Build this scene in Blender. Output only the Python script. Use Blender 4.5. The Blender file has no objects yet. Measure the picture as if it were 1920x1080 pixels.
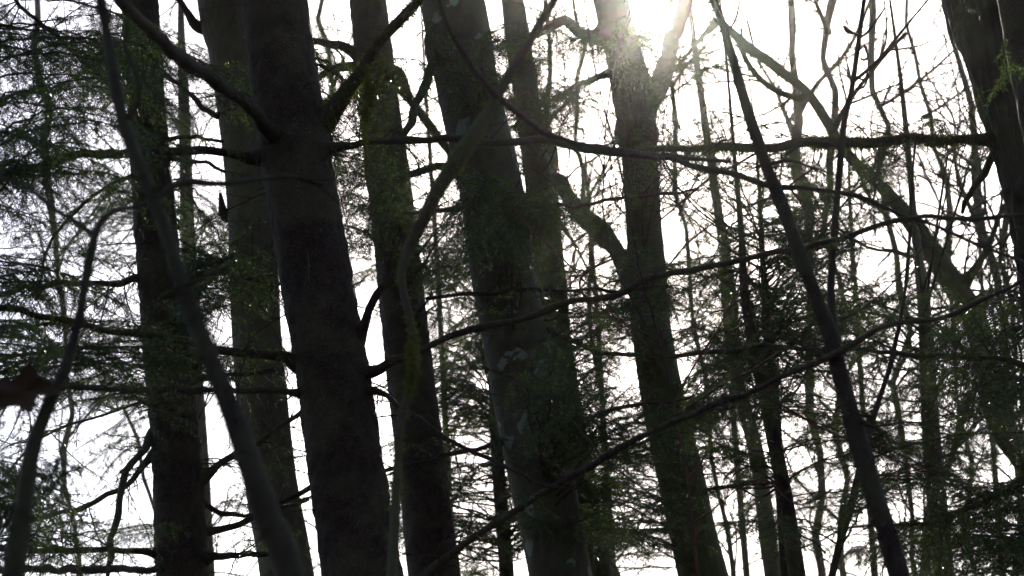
import bpy, math, random
import numpy as np
from mathutils import Vector, Matrix

S = bpy.context.scene
C = S.collection
R = math.radians

# ------------------------------------------------------------ camera
HFOV = 32.0; PITCH = R(20.0); ROLL = R(4.0)
CAM = np.array([0.0, 0.0, 1.6])
FWD = np.array([0.0, math.cos(PITCH), math.sin(PITCH)])
_r = np.array([1.0, 0, 0]); _u = np.array([0.0, -math.sin(PITCH), math.cos(PITCH)])
RIGHT = math.cos(ROLL)*_r - math.sin(ROLL)*_u
UP = math.cos(ROLL)*_u + math.sin(ROLL)*_r
K = 2*math.tan(R(HFOV/2))/1920.0                       # tangent per photo pixel
cd = bpy.data.cameras.new('camera'); cam = bpy.data.objects.new('camera', cd); C.objects.link(cam)
cd.sensor_width = 24.0; cd.lens = 12.0/math.tan(R(HFOV/2))
cd.clip_start = 0.05; cd.clip_end = 3000
m = Matrix(((RIGHT[0], UP[0], -FWD[0], CAM[0]), (RIGHT[1], UP[1], -FWD[1], CAM[1]), (RIGHT[2], UP[2], -FWD[2], CAM[2]), (0, 0, 0, 1)))
cam.matrix_world = m
cd.dof.use_dof = True; cd.dof.focus_distance = 8.6; cd.dof.aperture_fstop = 2.3
S.camera = cam

def ray(px, py):
    return FWD + RIGHT*((px-960)*K) + UP*((540-py)*K)
def P(px, py, Y):
    """point of the vertical plane y = Y seen towards photo pixel (px, py)"""
    d = ray(px, py)
    return CAM + d*(Y/d[1])
def pxm(p):
    """metres per photo pixel at world point p"""
    return float(np.dot(p-CAM, FWD))*K

# ------------------------------------------------------------ sky, sun, exposure
sd = ray(1212, 12); sd = sd/np.linalg.norm(sd)
SUN_EL = math.asin(sd[2]); SUN_AZ = math.atan2(sd[0], sd[1])
W = bpy.data.worlds.new('World'); S.world = W; W.use_nodes = True
nt = W.node_tree; nt.nodes.clear()
sky = nt.nodes.new('ShaderNodeTexSky'); sky.sky_type = 'NISHITA'; sky.sun_disc = False
sky.sun_elevation = SUN_EL; sky.sun_rotation = SUN_AZ; sky.air_density = 1.0; sky.dust_density = 1.5; sky.ozone_density = 1.0
bg = nt.nodes.new('ShaderNodeBackground'); bg.inputs[1].default_value = 0.14
wo = nt.nodes.new('ShaderNodeOutputWorld')
wb = nt.nodes.new('ShaderNodeVectorMath'); wb.operation = 'MULTIPLY'; wb.inputs[1].default_value = (.975, .985, 1.07)   # camera white balance
nt.links.new(sky.outputs[0], wb.inputs[0]); nt.links.new(wb.outputs[0], bg.inputs[0]); nt.links.new(bg.outputs[0], wo.inputs[0])
sl = bpy.data.lights.new('sun', 'SUN'); sl.energy = 3.5; sl.angle = R(0.6); sl.color = (1.0, 0.93, 0.80)
so = bpy.data.objects.new('sun', sl); C.objects.link(so)
so.rotation_euler = Vector((-sd[0], -sd[1], -sd[2])).to_track_quat('-Z', 'Y').to_euler()
so.location = (0, 0, 30)
S.view_settings.view_transform = 'Standard'; S.view_settings.look = 'None'
S.view_settings.exposure = 0.6; S.view_settings.gamma = 1.0
S.render.engine = 'CYCLES'
S.cycles.max_bounces = 6; S.cycles.diffuse_bounces = 3; S.cycles.glossy_bounces = 2
S.cycles.transmission_bounces = 3; S.cycles.volume_bounces = 0
S.render.resolution_x = 1024; S.render.resolution_y = 576

# ------------------------------------------------------------ materials
def mat(name):
    M = bpy.data.materials.new(name); M.use_nodes = True
    n = M.node_tree; b = n.nodes['Principled BSDF']
    return M, n, b
def nz(n, scale, detail=4, rough=.6, vec=None, stretch=None):
    tc = n.nodes.new('ShaderNodeTexCoord'); mp = n.nodes.new('ShaderNodeMapping')
    n.links.new(tc.outputs['Object'], mp.inputs[0])
    if stretch: mp.inputs['Scale'].default_value = stretch
    t = n.nodes.new('ShaderNodeTexNoise'); t.inputs['Scale'].default_value = scale
    t.inputs['Detail'].default_value = detail; t.inputs['Roughness'].default_value = rough
    n.links.new(mp.outputs[0], t.inputs['Vector'])
    return t.outputs['Fac'], mp.outputs[0]
def ramp(n, fac, stops):
    r = n.nodes.new('ShaderNodeValToRGB'); e = r.color_ramp.elements
    e[0].position = stops[0][0]; e[0].color = (*stops[0][1], 1)
    e[1].position = stops[-1][0]; e[1].color = (*stops[-1][1], 1)
    for p, c in stops[1:-1]:
        q = e.new(p); q.color = (*c, 1)
    n.links.new(fac, r.inputs[0]); return r.outputs[0]
def mix(n, fac, a, b):
    x = n.nodes.new('ShaderNodeMix'); x.data_type = 'RGBA'
    if isinstance(fac, float): x.inputs[0].default_value = fac
    else: n.links.new(fac, x.inputs[0])
    for i, v in ((6, a), (7, b)):
        if isinstance(v, tuple): x.inputs[i].default_value = (*v, 1)
        else: n.links.new(v, x.inputs[i])
    return x.outputs[2]
def bark(name, dark, light, moss=0.0, lichen=0.0, scale=30, bump=.6, stretch=(1, 1, .35), mossc=(.060, .062, .016), lichc=(.30, .32, .28), lsize=7, scales=0):
    M, n, b = mat(name); dark = tuple(k*.7 for k in (dark[0]*1.5, dark[1]*1.05, dark[2]*.85)); light = tuple(k*.7 for k in (light[0]*1.45, light[1]*1.05, light[2]*.85)); mossc = tuple(k*.8 for k in mossc)
    f, v = nz(n, scale, 6, .65, stretch=stretch)
    col = ramp(n, f, [(.32, dark), (.68, light)])
    if scales:
        vs = n.nodes.new('ShaderNodeTexVoronoi'); vs.feature = 'DISTANCE_TO_EDGE'; vs.inputs['Scale'].default_value = scales
        wn, wv = nz(n, scales*.5, 3, .6, stretch=(1, 1, stretch[2]))
        va = n.nodes.new('ShaderNodeVectorMath'); va.operation = 'MULTIPLY_ADD'
        n.links.new(wn, va.inputs[0]); va.inputs[1].default_value = (.08, .08, .08); n.links.new(wv, va.inputs[2]); n.links.new(va.outputs[0], vs.inputs['Vector'])
        er = ramp(n, vs.outputs['Distance'], [(0, (.4, .4, .4)), (.2, (1, 1, 1))])
        mu_ = n.nodes.new('ShaderNodeMix'); mu_.data_type = 'RGBA'; mu_.blend_type = 'MULTIPLY'; mu_.inputs[0].default_value = .9
        n.links.new(col, mu_.inputs[6]); n.links.new(er, mu_.inputs[7]); col = mu_.outputs[2]
        ml = n.nodes.new('ShaderNodeMath'); ml.operation = 'MULTIPLY'; n.links.new(er, ml.inputs[0]); n.links.new(f, ml.inputs[1]); f = ml.outputs[0]
    f2, _ = nz(n, 3.2, 3, .6)
    col = mix(n, ramp(n, f2, [(.42, (0, 0, 0)), (.58, (.8, .8, .8))]), col, tuple(.8*(a+c) for a, c in zip(light, (.02, .032, .012))))
    if lichen > 0:
        vo = n.nodes.new('ShaderNodeTexVoronoi'); vo.inputs['Scale'].default_value = lsize
        nf, nv = nz(n, 14, 3, .6)
        ad = n.nodes.new('ShaderNodeVectorMath'); ad.operation = 'ADD'
        n.links.new(nv, ad.inputs[0])
        sc = n.nodes.new('ShaderNodeVectorMath'); sc.operation = 'SCALE'; sc.inputs[3].default_value = .16
        cmb = n.nodes.new('ShaderNodeCombineXYZ'); n.links.new(nf, cmb.inputs[0]); n.links.new(nf, cmb.inputs[2])
        n.links.new(cmb.outputs[0], sc.inputs[0]); n.links.new(sc.outputs[0], ad.inputs[1])
        n.links.new(ad.outputs[0], vo.inputs['Vector'])
        sep = n.nodes.new('ShaderNodeSeparateColor'); n.links.new(vo.outputs['Color'], sep.inputs[0])
        # each cell has its own patch radius
        mu = n.nodes.new('ShaderNodeMath'); mu.operation = 'MULTIPLY_ADD'
        n.links.new(sep.outputs[0], mu.inputs[0]); mu.inputs[1].default_value = .55; mu.inputs[2].default_value = -.55 + lichen*.5
        lt = n.nodes.new('ShaderNodeMath'); lt.operation = 'SUBTRACT'
        n.links.new(mu.outputs[0], lt.inputs[0]); n.links.new(vo.outputs['Distance'], lt.inputs[1])
        sm = ramp(n, lt.outputs[0], [(.0, (0, 0, 0)), (.05, (.75, .75, .75))])
        col = mix(n, sm, col, lichc)
    if moss > 0:
        f3, _ = nz(n, 5, 5, .7)
        g = n.nodes.new('ShaderNodeNewGeometry'); sp = n.nodes.new('ShaderNodeSeparateXYZ')
        n.links.new(g.outputs['Normal'], sp.inputs[0])
        a = n.nodes.new('ShaderNodeMath'); a.operation = 'MULTIPLY_ADD'
        n.links.new(sp.outputs[2], a.inputs[0]); a.inputs[1].default_value = .18; n.links.new(f3, a.inputs[2])
        ms = ramp(n, a.outputs[0], [(.72-.34*moss, (0, 0, 0)), (.86-.34*moss, (1, 1, 1))])
        col = mix(n, ms, col, mossc)
    n.links.new(col, b.inputs['Base Color'])
    b.inputs['Roughness'].default_value = .8; b.inputs['Specular IOR Level'].default_value = .25
    bp = n.nodes.new('ShaderNodeBump'); bp.inputs['Strength'].default_value = bump; bp.inputs['Distance'].default_value = .02
    n.links.new(f, bp.inputs['Height']); n.links.new(bp.outputs[0], b.inputs['Normal'])
    return M
def leafm(name, a, bcol, trans=.35, rough=.38, spec=.5):
    M, n, b = mat(name)
    oi = n.nodes.new('ShaderNodeObjectInfo')
    f, _ = nz(n, 6, 3)
    ad = n.nodes.new('ShaderNodeMath'); ad.operation = 'MULTIPLY_ADD'; n.links.new(oi.outputs['Random'], ad.inputs[0]); ad.inputs[1].default_value = .45
    n.links.new(f, ad.inputs[2])
    col = ramp(n, ad.outputs[0], [(.4, a), (.95, bcol)])
    n.links.new(col, b.inputs['Base Color']); b.inputs['Roughness'].default_value = rough
    b.inputs['Specular IOR Level'].default_value = spec
    tr = n.nodes.new('ShaderNodeBsdfTranslucent')
    br = n.nodes.new('ShaderNodeHueSaturation'); br.inputs['Value'].default_value = 1.5; br.inputs['Saturation'].default_value = 1.1
    n.links.new(col, br.inputs['Color']); n.links.new(br.outputs[0], tr.inputs[0])
    mx = n.nodes.new('ShaderNodeMixShader'); mx.inputs[0].default_value = trans
    out = [x for x in n.nodes if x.type == 'OUTPUT_MATERIAL'][0]
    n.links.new(b.outputs[0], mx.inputs[1]); n.links.new(tr.outputs[0], mx.inputs[2]); n.links.new(mx.outputs[0], out.inputs[0])
    return M

M_SPRUCE = bark('spruce_bark', (.016, .010, .0075), (.060, .040, .028), moss=.30, lichen=.25, scale=26, bump=.9, stretch=(1, 1, .7), lichc=(.12, .12, .09), lsize=14, scales=62)
M_GREEN = bark('greenish_bark', (.035, .036, .025), (.10, .10, .07), moss=.4, lichen=.45, scale=34, bump=.5, lichc=(.16, .17, .13), lsize=16, mossc=(.055, .065, .025))
M_LICHEN = bark('lichen_bark', (.022, .021, .016), (.065, .062, .048), moss=.55, lichen=1.0, scale=30, bump=.5, lichc=(.19, .20, .17), lsize=9.5, mossc=(.035, .042, .014))
M_MOSSY = bark('mossy_bark', (.026, .023, .012), (.10, .088, .050), moss=.9, lichen=.4, scale=24, bump=.8)
M_FURROW = bark('furrowed_bark', (.005, .004, .003), (.045, .034, .026), moss=.1, lichen=.1, scale=20, bump=1, stretch=(1, 1, .16), scales=16)
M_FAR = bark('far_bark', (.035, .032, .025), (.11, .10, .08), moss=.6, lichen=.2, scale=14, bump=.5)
M_TWIG = bark('twig_bark', (.006, .0035, .0025), (.034, .019, .013), moss=.12, lichen=.55, scale=55, bump=.9, lichc=(.05, .048, .036), lsize=26)
M_LIMB = bark('limb_bark', (.009, .006, .0045), (.042, .028, .020), moss=.3, lichen=.5, scale=40, bump=.9, lichc=(.07, .07, .055), lsize=24)
M_MOSSLIMB = bark('mossy_limb_bark', (.020, .016, .011), (.055, .046, .03), moss=.6, scale=40, bump=.8)
M_RED = bark('red_twig_bark', (.025, .009, .009), (.07, .022, .02), moss=0, scale=60, bump=.2)
M_NEEDLE = leafm('needles', (.017, .036, .010), (.056, .082, .014), trans=.45, rough=.25)
M_NEEDLE_B = leafm('fresh_needles', (.06, .11, .018), (.11, .16, .03), trans=.5)
M_MOSS = leafm('moss_strands', (.05, .055, .012), (.13, .13, .025), trans=.4, rough=.9, spec=.1)
M_DEAD = leafm('dead_leaf', (.035, .020, .013), (.06, .034, .02), trans=.15, rough=.8, spec=.1)

# ------------------------------------------------------------ mesh helpers (numpy)
class MB:
    def __init__(s): s.v = []; s.q = []; s.mi = []; s.n = 0; s.sm = []
    def add(s, v, q, mi=0, smooth=True):
        v = np.asarray(v, dtype=np.float64); q = np.asarray(q, dtype=np.int64)
        s.v.append(v); s.q.append(q + s.n); s.mi.append(np.full(len(q), mi)); s.sm.append(np.full(len(q), smooth)); s.n += len(v)
    def build(s, name, mats, parent=None, origin=None):
        me = bpy.data.meshes.new(name)
        v = np.concatenate(s.v); q = np.concatenate(s.q)
        if origin is not None: v = v - origin
        me.vertices.add(len(v)); me.vertices.foreach_set('co', v.ravel().astype(np.float32))
        me.loops.add(len(q)*4); me.loops.foreach_set('vertex_index', q.ravel().astype(np.int32))
        me.polygons.add(len(q)); me.polygons.foreach_set('loop_start', (np.arange(len(q))*4).astype(np.int32))
        me.polygons.foreach_set('loop_total', np.full(len(q), 4, dtype=np.int32))
        for mm in (mats if isinstance(mats, (list, tuple)) else [mats]): me.materials.append(mm)
        me.polygons.foreach_set('material_index', np.concatenate(s.mi).astype(np.int32))
        me.polygons.foreach_set('use_smooth', np.concatenate(s.sm).astype(bool))
        me.update(calc_edges=True)
        o = bpy.data.objects.new(name, me); C.objects.link(o)
        if parent is not None: o.parent = parent
        return o

def norm(a): return a/np.maximum(np.linalg.norm(a, axis=-1, keepdims=True), 1e-9)
def spline(p, step):
    """Catmull-Rom resample of rows (any number of columns); first three are xyz"""
    p = np.asarray(p, float)
    if len(p) == 2: p = np.vstack([p[0], .5*(p[0]+p[1]), p[1]])
    e = np.vstack([2*p[0]-p[1], p, 2*p[-1]-p[-2]]); out = []
    for i in range(1, len(e)-2):
        a, b, c, d = e[i-1], e[i], e[i+1], e[i+2]
        n = max(1, int(np.linalg.norm((c-b)[:3])/step))
        t = (np.arange(n)/n)[:, None]
        out.append(.5*((2*b)+(c-a)*t+(2*a-5*b+4*c-d)*t**2+(3*b-a-3*c+d)*t**3))
    out.append(p[-1:]); return np.vstack(out)
def vnoise(u, v, nu, nv, rng):
    """value noise, periodic in u (0..1), v in lattice units 0..nv"""
    g = rng.random((nu, nv+2)); x = (u % 1.0)*nu; i = np.floor(x).astype(int) % nu; fx = x-np.floor(x)
    j = np.clip(np.floor(v).astype(int), 0, nv); fy = np.clip(v-j, 0, 1)
    fx = fx*fx*(3-2*fx); fy = fy*fy*(3-2*fy); i2 = (i+1) % nu; j2 = j+1
    return (g[i, j]*(1-fx)+g[i2, j]*fx)*(1-fy)+(g[i, j2]*(1-fx)+g[i2, j2]*fx)*fy
def tube(mb, pts, rad, seg=12, kind=None, amp=0, rng=None, mi=0, cap=True):
    pts = np.asarray(pts, float); rad = np.asarray(rad, float); n = len(pts)
    T = norm(np.gradient(pts, axis=0))
    ref = np.array([0, 1.0, 0]) if abs(T[0][1]) < .8 else np.array([1.0, 0, 0])
    U = np.zeros_like(pts); u = ref - np.dot(ref, T[0])*T[0]; u /= np.linalg.norm(u)
    for i in range(n):
        u = u - np.dot(u, T[i])*T[i]; u /= np.linalg.norm(u); U[i] = u
    V = np.cross(T, U)
    th = np.arange(seg)/seg
    rr = np.repeat(rad[:, None], seg, 1)
    if kind:
        s = np.concatenate([[0], np.cumsum(np.linalg.norm(np.diff(pts, axis=0), axis=1))])
        uu = np.repeat(th[None], n, 0); L = s[-1]; ss = np.repeat(s[:, None], seg, 1)
        circ = 2*math.pi*max(rad.mean(), 1e-3)
        def N(cell, st=1.0):
            nu = max(3, int(circ/cell)); return vnoise(uu, ss/(cell*st), nu, int(L/(cell*st))+2, rng)
        if kind == 'scaly': h = .5*(N(.25, 2)-.5)*1.6 + .7*(N(.035, 1.2)-.5) + .6*(N(.018, 1)-.5)
        elif kind == 'furrow': h = (1-np.abs(2*N(.05, 6)-1))*1.6-.8 + .6*(N(.02, 3)-.5)+(N(.3, 2)-.5)
        elif kind == 'smooth': h = 1.2*(N(.3, 1.6)-.5)+.3*(N(.06, .7)-.5)+.2*(N(.02, 1)-.5)
        else: h = (N(.06, 2)-.5)*1.4+.6*(N(.02, 1.5)-.5)
        rr = np.maximum(rr + amp*h, rad[:, None]*.3)
    a = th*2*math.pi
    v = pts[:, None]+rr[..., None]*(np.cos(a)[None, :, None]*U[:, None]+np.sin(a)[None, :, None]*V[:, None])
    idx = np.arange(n*seg).reshape(n, seg); i2 = np.roll(idx, -1, 1)
    q = np.stack([idx[:-1], i2[:-1], i2[1:], idx[1:]], -1).reshape(-1, 4)
    mb.add(v.reshape(-1, 3), q, mi)
def needles(mb, Pn, Tn, ln, wd, rng, mi=0, flat=.6, fwd=.55):
    n = len(Pn)
    if n == 0: return
    up = np.array([0, 0, 1.0]); Sd = norm(np.cross(Tn, up)+1e-6); Vv = np.cross(Sd, Tn)
    sg = np.where(rng.random(n) < .5, -1, 1); ph = rng.normal(0, flat, n)
    D = Sd*(sg*np.cos(ph))[:, None]+Vv*np.sin(ph)[:, None]
    D = norm(D+Tn*(fwd+rng.normal(0, .15, n))[:, None])
    wv = norm(np.cross(D, Tn*.5+rng.normal(0, .5, (n, 3))))*(wd*.5)
    l = (ln*rng.uniform(.65, 1.1, n))[:, None]
    v = np.stack([Pn, Pn+D*l*.4+wv, Pn+D*l, Pn+D*l*.4-wv], 1).reshape(-1, 3)
    mb.add(v, np.arange(n*4).reshape(n, 4), mi, smooth=False)

def fuzz(mb, pts, rad, count, ln, wd, rng, mi=0, down=0.0):
    """short bristles / moss tufts standing on a tube"""
    i = rng.integers(0, len(pts)-1, count); t = rng.random(count)[:, None]
    if count > 400:
        k = np.interp(np.arange(len(pts)), np.arange(0, len(pts), 7), rng.random(len(range(0, len(pts), 7))))**2.2+.08
        i = rng.choice(len(pts)-1, count, p=k[:-1]/k[:-1].sum())
    c = pts[i]*(1-t)+pts[i+1]*t; T = norm(pts[i+1]-pts[i]); r = rad[i]
    D = rng.normal(0, 1, (count, 3)); D = norm(D - (D*T).sum(1)[:, None]*T)
    p0 = c+D*(r*.9)[:, None]; D = norm(D+rng.normal(0, .35, (count, 3))+np.array([0, 0, -down]))
    w = norm(np.cross(D, rng.normal(0, 1, (count, 3))))*(wd*.5)
    l = (ln*rng.uniform(.4, 1.3, count))[:, None]
    v = np.stack([p0-w, p0+w, p0+D*l+w*.3, p0+D*l-w*.3], 1).reshape(-1, 3)
    mb.add(v, np.arange(count*4).reshape(count, 4), mi, smooth=False)

def thing(name, label, cat, loc, group=None):
    o = bpy.data.objects.new(name, None); C.objects.link(o); o.location = tuple(loc); o.empty_display_size = .2
    o['label'] = label; o['category'] = cat
    if group: o['group'] = group
    return o

def twig_walk(mb, p, d, L, r, rng, depth=2, bend=.18, grav=-.0, mi=0, seg=5, kids=(2, 4), step=.06, spread=.7):
    n = max(4, int(L/step)); pts = [p]; d = d/np.linalg.norm(d)
    for k in range(n):
        d = d+rng.normal(0, bend, 3)*math.sqrt(step/.06)*.5; d[2] += grav*.1; d = d/np.linalg.norm(d)
        pts.append(pts[-1]+d*(L/n))
    pts = np.array(pts); rad = r*(1-.8*np.linspace(0, 1, n+1))
    tube(mb, pts, rad, seg, mi=mi)
    if depth > 0:
        for _ in range(rng.integers(kids[0], kids[1]+1)):
            t = rng.uniform(.15, .92); i = int(t*n); T = pts[min(i+1, n)]-pts[i]; T = T/np.linalg.norm(T)
            s = rng.normal(0, 1, 3); s[1] *= .5; s = s-np.dot(s, T)*T; s = s/np.linalg.norm(s)
            twig_walk(mb, pts[i], T+s*spread*rng.uniform(.7, 1.3), L*rng.uniform(.3, .6)*(1.1-t*.5), max(rad[i]*.65, .0009), rng, depth-1, bend, grav, mi, max(3, seg-1), kids, step, spread)
    return pts, rad

# ------------------------------------------------------------ trees
class Tree:
    def __init__(s, name, label, cat, Y, px, material, kind='scaly', amp=.006, seg=40, top=15.0, seed=0, group=None, step=.022, base_z=-.15, fz=0, fmat=None, wig=0):
        """px: (x, y, width) in photo pixels down the visible trunk, in the plane y = Y (or (x, y, width, Y))"""
        s.rng = np.random.default_rng(seed+11); rows = []
        for r in px:
            Yk = r[3] if len(r) > 3 else Y
            p = P(r[0], r[1], Yk); rows.append([*p, r[2]*.5*pxm(p)])
        rows = np.array(rows)
        if rows[0][2] < rows[-1][2]: rows = rows[::-1]      # from top to bottom
        # carry the trunk on to the ground and up out of the picture
        b, a = rows[-1], rows[-2] if len(rows) < 3 else rows[-3]
        sl_ = (b-a)/max(a[2]-b[2], .05)
        dz = b[2]-base_z; low = []
        if dz > .1:
            for t in (.35, .7, 1.0):
                q = b + sl_*dz*t*(1-.35*t); q[2] = b[2]-dz*t; q[3] = b[3]*(1+.18*t+(.25 if t == 1 else 0)); low.append(q)
        up = []; a, b2 = rows[0], rows[1] if len(rows) < 3 else rows[2]
        if top > a[2]+.3:
            slu = (a-b2)/max(a[2]-b2[2], .05); H = top-a[2]
            for t in (.2, .5, 1.0):
                q = a + slu*H*t*(1-.5*t); q[2] = a[2]+H*t; q[3] = max(a[3]*(1-.85*t), .004); up.append(q)
        rows = np.vstack(up[::-1]+[rows]+low)[::-1]
        s.root = thing(name, label, cat, (rows[0][0], rows[0][1], 0), group); s.o = np.array(s.root.location)
        c = spline(rows, step)
        if wig:
            nn = len(c); k = nn//int(.5/step)+2; g = s.rng.normal(0, wig, (k+2, 2)); xs = np.linspace(0, k+1, nn)
            for j in range(2): c[:, j] += np.interp(xs, np.arange(k+2), g[:, j])
            c[:, 3] *= 1+.12*np.interp(xs, np.arange(k+2), s.rng.normal(0, 1, k+2)).clip(-1, 1.5)
        s.c = c; mb = MB(); tube(mb, c[:, :3], np.maximum(c[:, 3], .002), seg, kind, amp, s.rng)
        if fz: fuzz(mb, c[:, :3], c[:, 3], fz, .014, .006, s.rng, mi=1)
        s.mb_trunk = mb.build('trunk', [material, fmat or material], s.root, s.o)
        s.material = material; s.nb = 0
    def at_z(s, z):
        i = int(np.argmin(np.abs(s.c[:, 2]-z))); return s.c[i, :3], s.c[i, 3]
    def limb(s, px, Y0, Y1=None, material=None, twigs=0, tl=.5, tr=.0035, snap=False, amp=.003, jit=3.2, fz=0, moss=0, seed=0, name='branch', depth=1, step=.025, seg=10, spread=.8, grav=0, buds=0, spurs=5):
        rng = np.random.default_rng(seed+77); Y1 = Y0 if Y1 is None else Y1
        n = len(px); rows = []
        L = [0]
        for k in range(1, n): L.append(L[-1]+math.hypot(px[k][0]-px[k-1][0], px[k][1]-px[k-1][1]))
        for k, (x, y, w) in enumerate(px):
            p = P(x, y, Y0+(Y1-Y0)*L[k]/L[-1]); rows.append([*p, .5*w*pxm(p)])
        if snap:
            p, r = s.at_z(rows[0][2]); rows.insert(0, [*p, rows[0][3]*1.1])
        c = spline(np.array(rows), step)
        # natural kinks
        nn = len(c); k = max(2, nn//7); g = rng.normal(0, 1, (k+2, 3)); xs = np.linspace(0, k+1, nn)
        off = np.stack([np.interp(xs, np.arange(k+2), g[:, j]) for j in range(3)], 1)*jit*pxm(c[nn//2, :3])
        c[:, :3] += off*np.minimum(1, np.arange(nn)/5)[:, None]
        k = max(3, nn//3); g = rng.normal(0, 1, (k+2, 3)); xs = np.linspace(0, k+1, nn)
        c[:, :3] += np.stack([np.interp(xs, np.arange(k+2), g[:, j]) for j in range(3)], 1)*np.minimum(.0035, .35*c[:, 3:4])*np.minimum(1, np.arange(nn)/5)[:, None]
        g = rng.random(nn); c[:, 3] *= 1+.25*np.interp(np.arange(nn), np.arange(0, nn, 6), rng.normal(0, .5, len(range(0, nn, 6)))).clip(-.5, 1.4)
        c[:, 3] = np.maximum(c[:, 3], .0008)
        if snap:
            sd_ = np.concatenate([[0], np.cumsum(np.linalg.norm(np.diff(c[:, :3], axis=0), axis=1))])-r
            c[:, 3] *= 1+.9*np.exp(-np.maximum(sd_, 0)/.07)
        mb = MB()
        length = nn*step
        for _ in range(int(length*spurs)):
            i = rng.integers(2, nn-1); T = norm(c[i, :3]-c[i-1, :3]); sv = rng.normal(0, 1, 3); sv = norm(sv-np.dot(sv, T)*T)
            twig_walk(mb, c[i, :3], T*.5+sv, rng.uniform(.015, .07), min(.0022, c[i, 3]*.6), rng, 0, bend=.3, seg=4, step=.015)
        nf = int(length*260*min(1, c[:, 3].mean()/.008)) if fz == 0 and c[:, 3].mean() > .003 else 0
        if nf: fuzz(mb, c[:, :3], c[:, 3], nf, .006, .003, rng)
        tube(mb, c[:, :3], c[:, 3], seg, 'limb', min(amp, c[:, 3].mean()*.35), rng)
        for _ in range(int(twigs*1.6)):
            i = rng.integers(int(nn*.08), nn-1); T = norm(c[min(i+1, nn-1), :3]-c[i-1, :3])
            sv = rng.normal(0, 1, 3); sv[1] *= .5; sv = sv-np.dot(sv, T)*T; sv /= np.linalg.norm(sv)
            twig_walk(mb, c[i, :3], T*.8+sv*spread, tl*rng.uniform(.4, 1.2), min(tr, c[i, 3]*.7), rng, depth+1, grav=grav)
        if fz: fuzz(mb, c[:, :3], c[:, 3], fz, .008, .003, rng)
        if buds:
            for _ in range(buds):
                i = rng.integers(2, nn-1); T = norm(c[i, :3]-c[i-1, :3]); sv = rng.normal(0, 1, 3); sv -= np.dot(sv, T)*T; sv /= np.linalg.norm(sv)
                d = norm(T*.9+sv*.6); p0 = c[i, :3]; t = np.linspace(0, 1, 6)[:, None]
                tube(mb, p0+d*t*.022, .0035*np.sin(np.linspace(.3, 3.1, 6)), 6)
        o = mb.build(name, [material or M_LIMB], s.root, s.o)
        if moss:
            mm = MB(); fuzz(mm, c[:, :3], c[:, 3], moss, .022, .004, rng, down=.5)
            mm.build('moss', [M_MOSS], o, s.o)
        s.last = c
        return o

# ---- conifer boughs: a few models, copied to every tree
def make_bough(L, droop, rise, rng, hang=0.0, ndl=.021, wdl=.0028, pitch=.0031, dens=1.0, start=.22, spread=1.0):
    wood = MB(); leaf = MB(); n = max(8, int(L/.05)); s = np.linspace(0, L, n+1)
    wy = np.cumsum(rng.normal(0, .006, n+1)); wz = np.cumsum(rng.normal(0, .004, n+1))
    ax = np.stack([s, wy, rise*s-droop*s*s/L+wz], 1); rad = .0016+.0042*L*(1-s/L)**1.2
    tube(wood, ax, rad, 6, 'limb', .0015, rng)
    PT = []; 
    def run(p, d, l, sag, r):
        k = max(3, int(l/.03)); t = np.linspace(0, 1, k+1)[:, None]
        pts = p+d*l*t+np.array([0, 0, -1.0])*(sag*l*t*t)+rng.normal(0, .0025, (k+1, 3))*t
        tube(wood, pts, np.linspace(r, r*.4, k+1), 3)
        m_ = int(l/pitch); tt = rng.random(m_)*k; i = np.minimum(tt.astype(int), k-1); f = (tt-i)[:, None]
        PT.append((pts[i]*(1-f)+pts[i+1]*f, norm(pts[i+1]-pts[i]))); return pts
    side = 1; x = start*L
    while x < L*.985:
        t = x/L; i = min(int(x/L*n), n-1); T = norm(ax[i+1]-ax[i]); p = ax[i]+(ax[i+1]-ax[i])*(x/L*n-i)
        side = -side
        if rng.random() < .88*dens:
            l = (.07+.30*spread*(1-t)**.8)*L**.55*rng.uniform(.55, 1.15)*min(1, .45+(t-start)*3)
            a = R(rng.normal(52, 9)); Sd = norm(np.cross([0, 0, 1.0], T))
            d = norm(T*math.cos(a)+Sd*side*math.sin(a)+np.array([0, 0, rng.normal(0.0, .10)-hang*.8]))
            pts = run(p, d, l, .18+hang*.9+rng.uniform(0, .15), .0015)
            if l > .10:
                y = .03; s2 = 1
                while y < l*.92:
                    u = y/l; j = min(int(u*(len(pts)-1)), len(pts)-2); T2 = norm(pts[j+1]-pts[j]); s2 = -s2
                    l2 = (l-y)*rng.uniform(.22, .42)+.012; a2 = R(rng.normal(48, 8)); S2 = norm(np.cross([0, 0, 1.0], T2)+1e-5)
                    run(pts[j], norm(T2*math.cos(a2)+S2*s2*math.sin(a2)+np.array([0, 0, rng.normal(0, .12)])), l2, .1+hang*.5, .0008)
                    y += rng.uniform(.038, .07)
        x += rng.uniform(.03, .062)
    m_ = int(L*.35/pitch); u = L*(1-.35*rng.random(m_)); 
    q = np.stack([np.interp(u, s, ax[:, j]) for j in range(3)], 1); PT.append((q, np.repeat(norm(ax[-1]-ax[-3])[None], m_, 0)))
    A = np.concatenate([a for a, b in PT]); B = np.concatenate([b for a, b in PT])
    needles(leaf, A, B, ndl, wdl, rng)
    return wood, leaf
HID = bpy.data.objects
BOUGHS = {}
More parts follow.
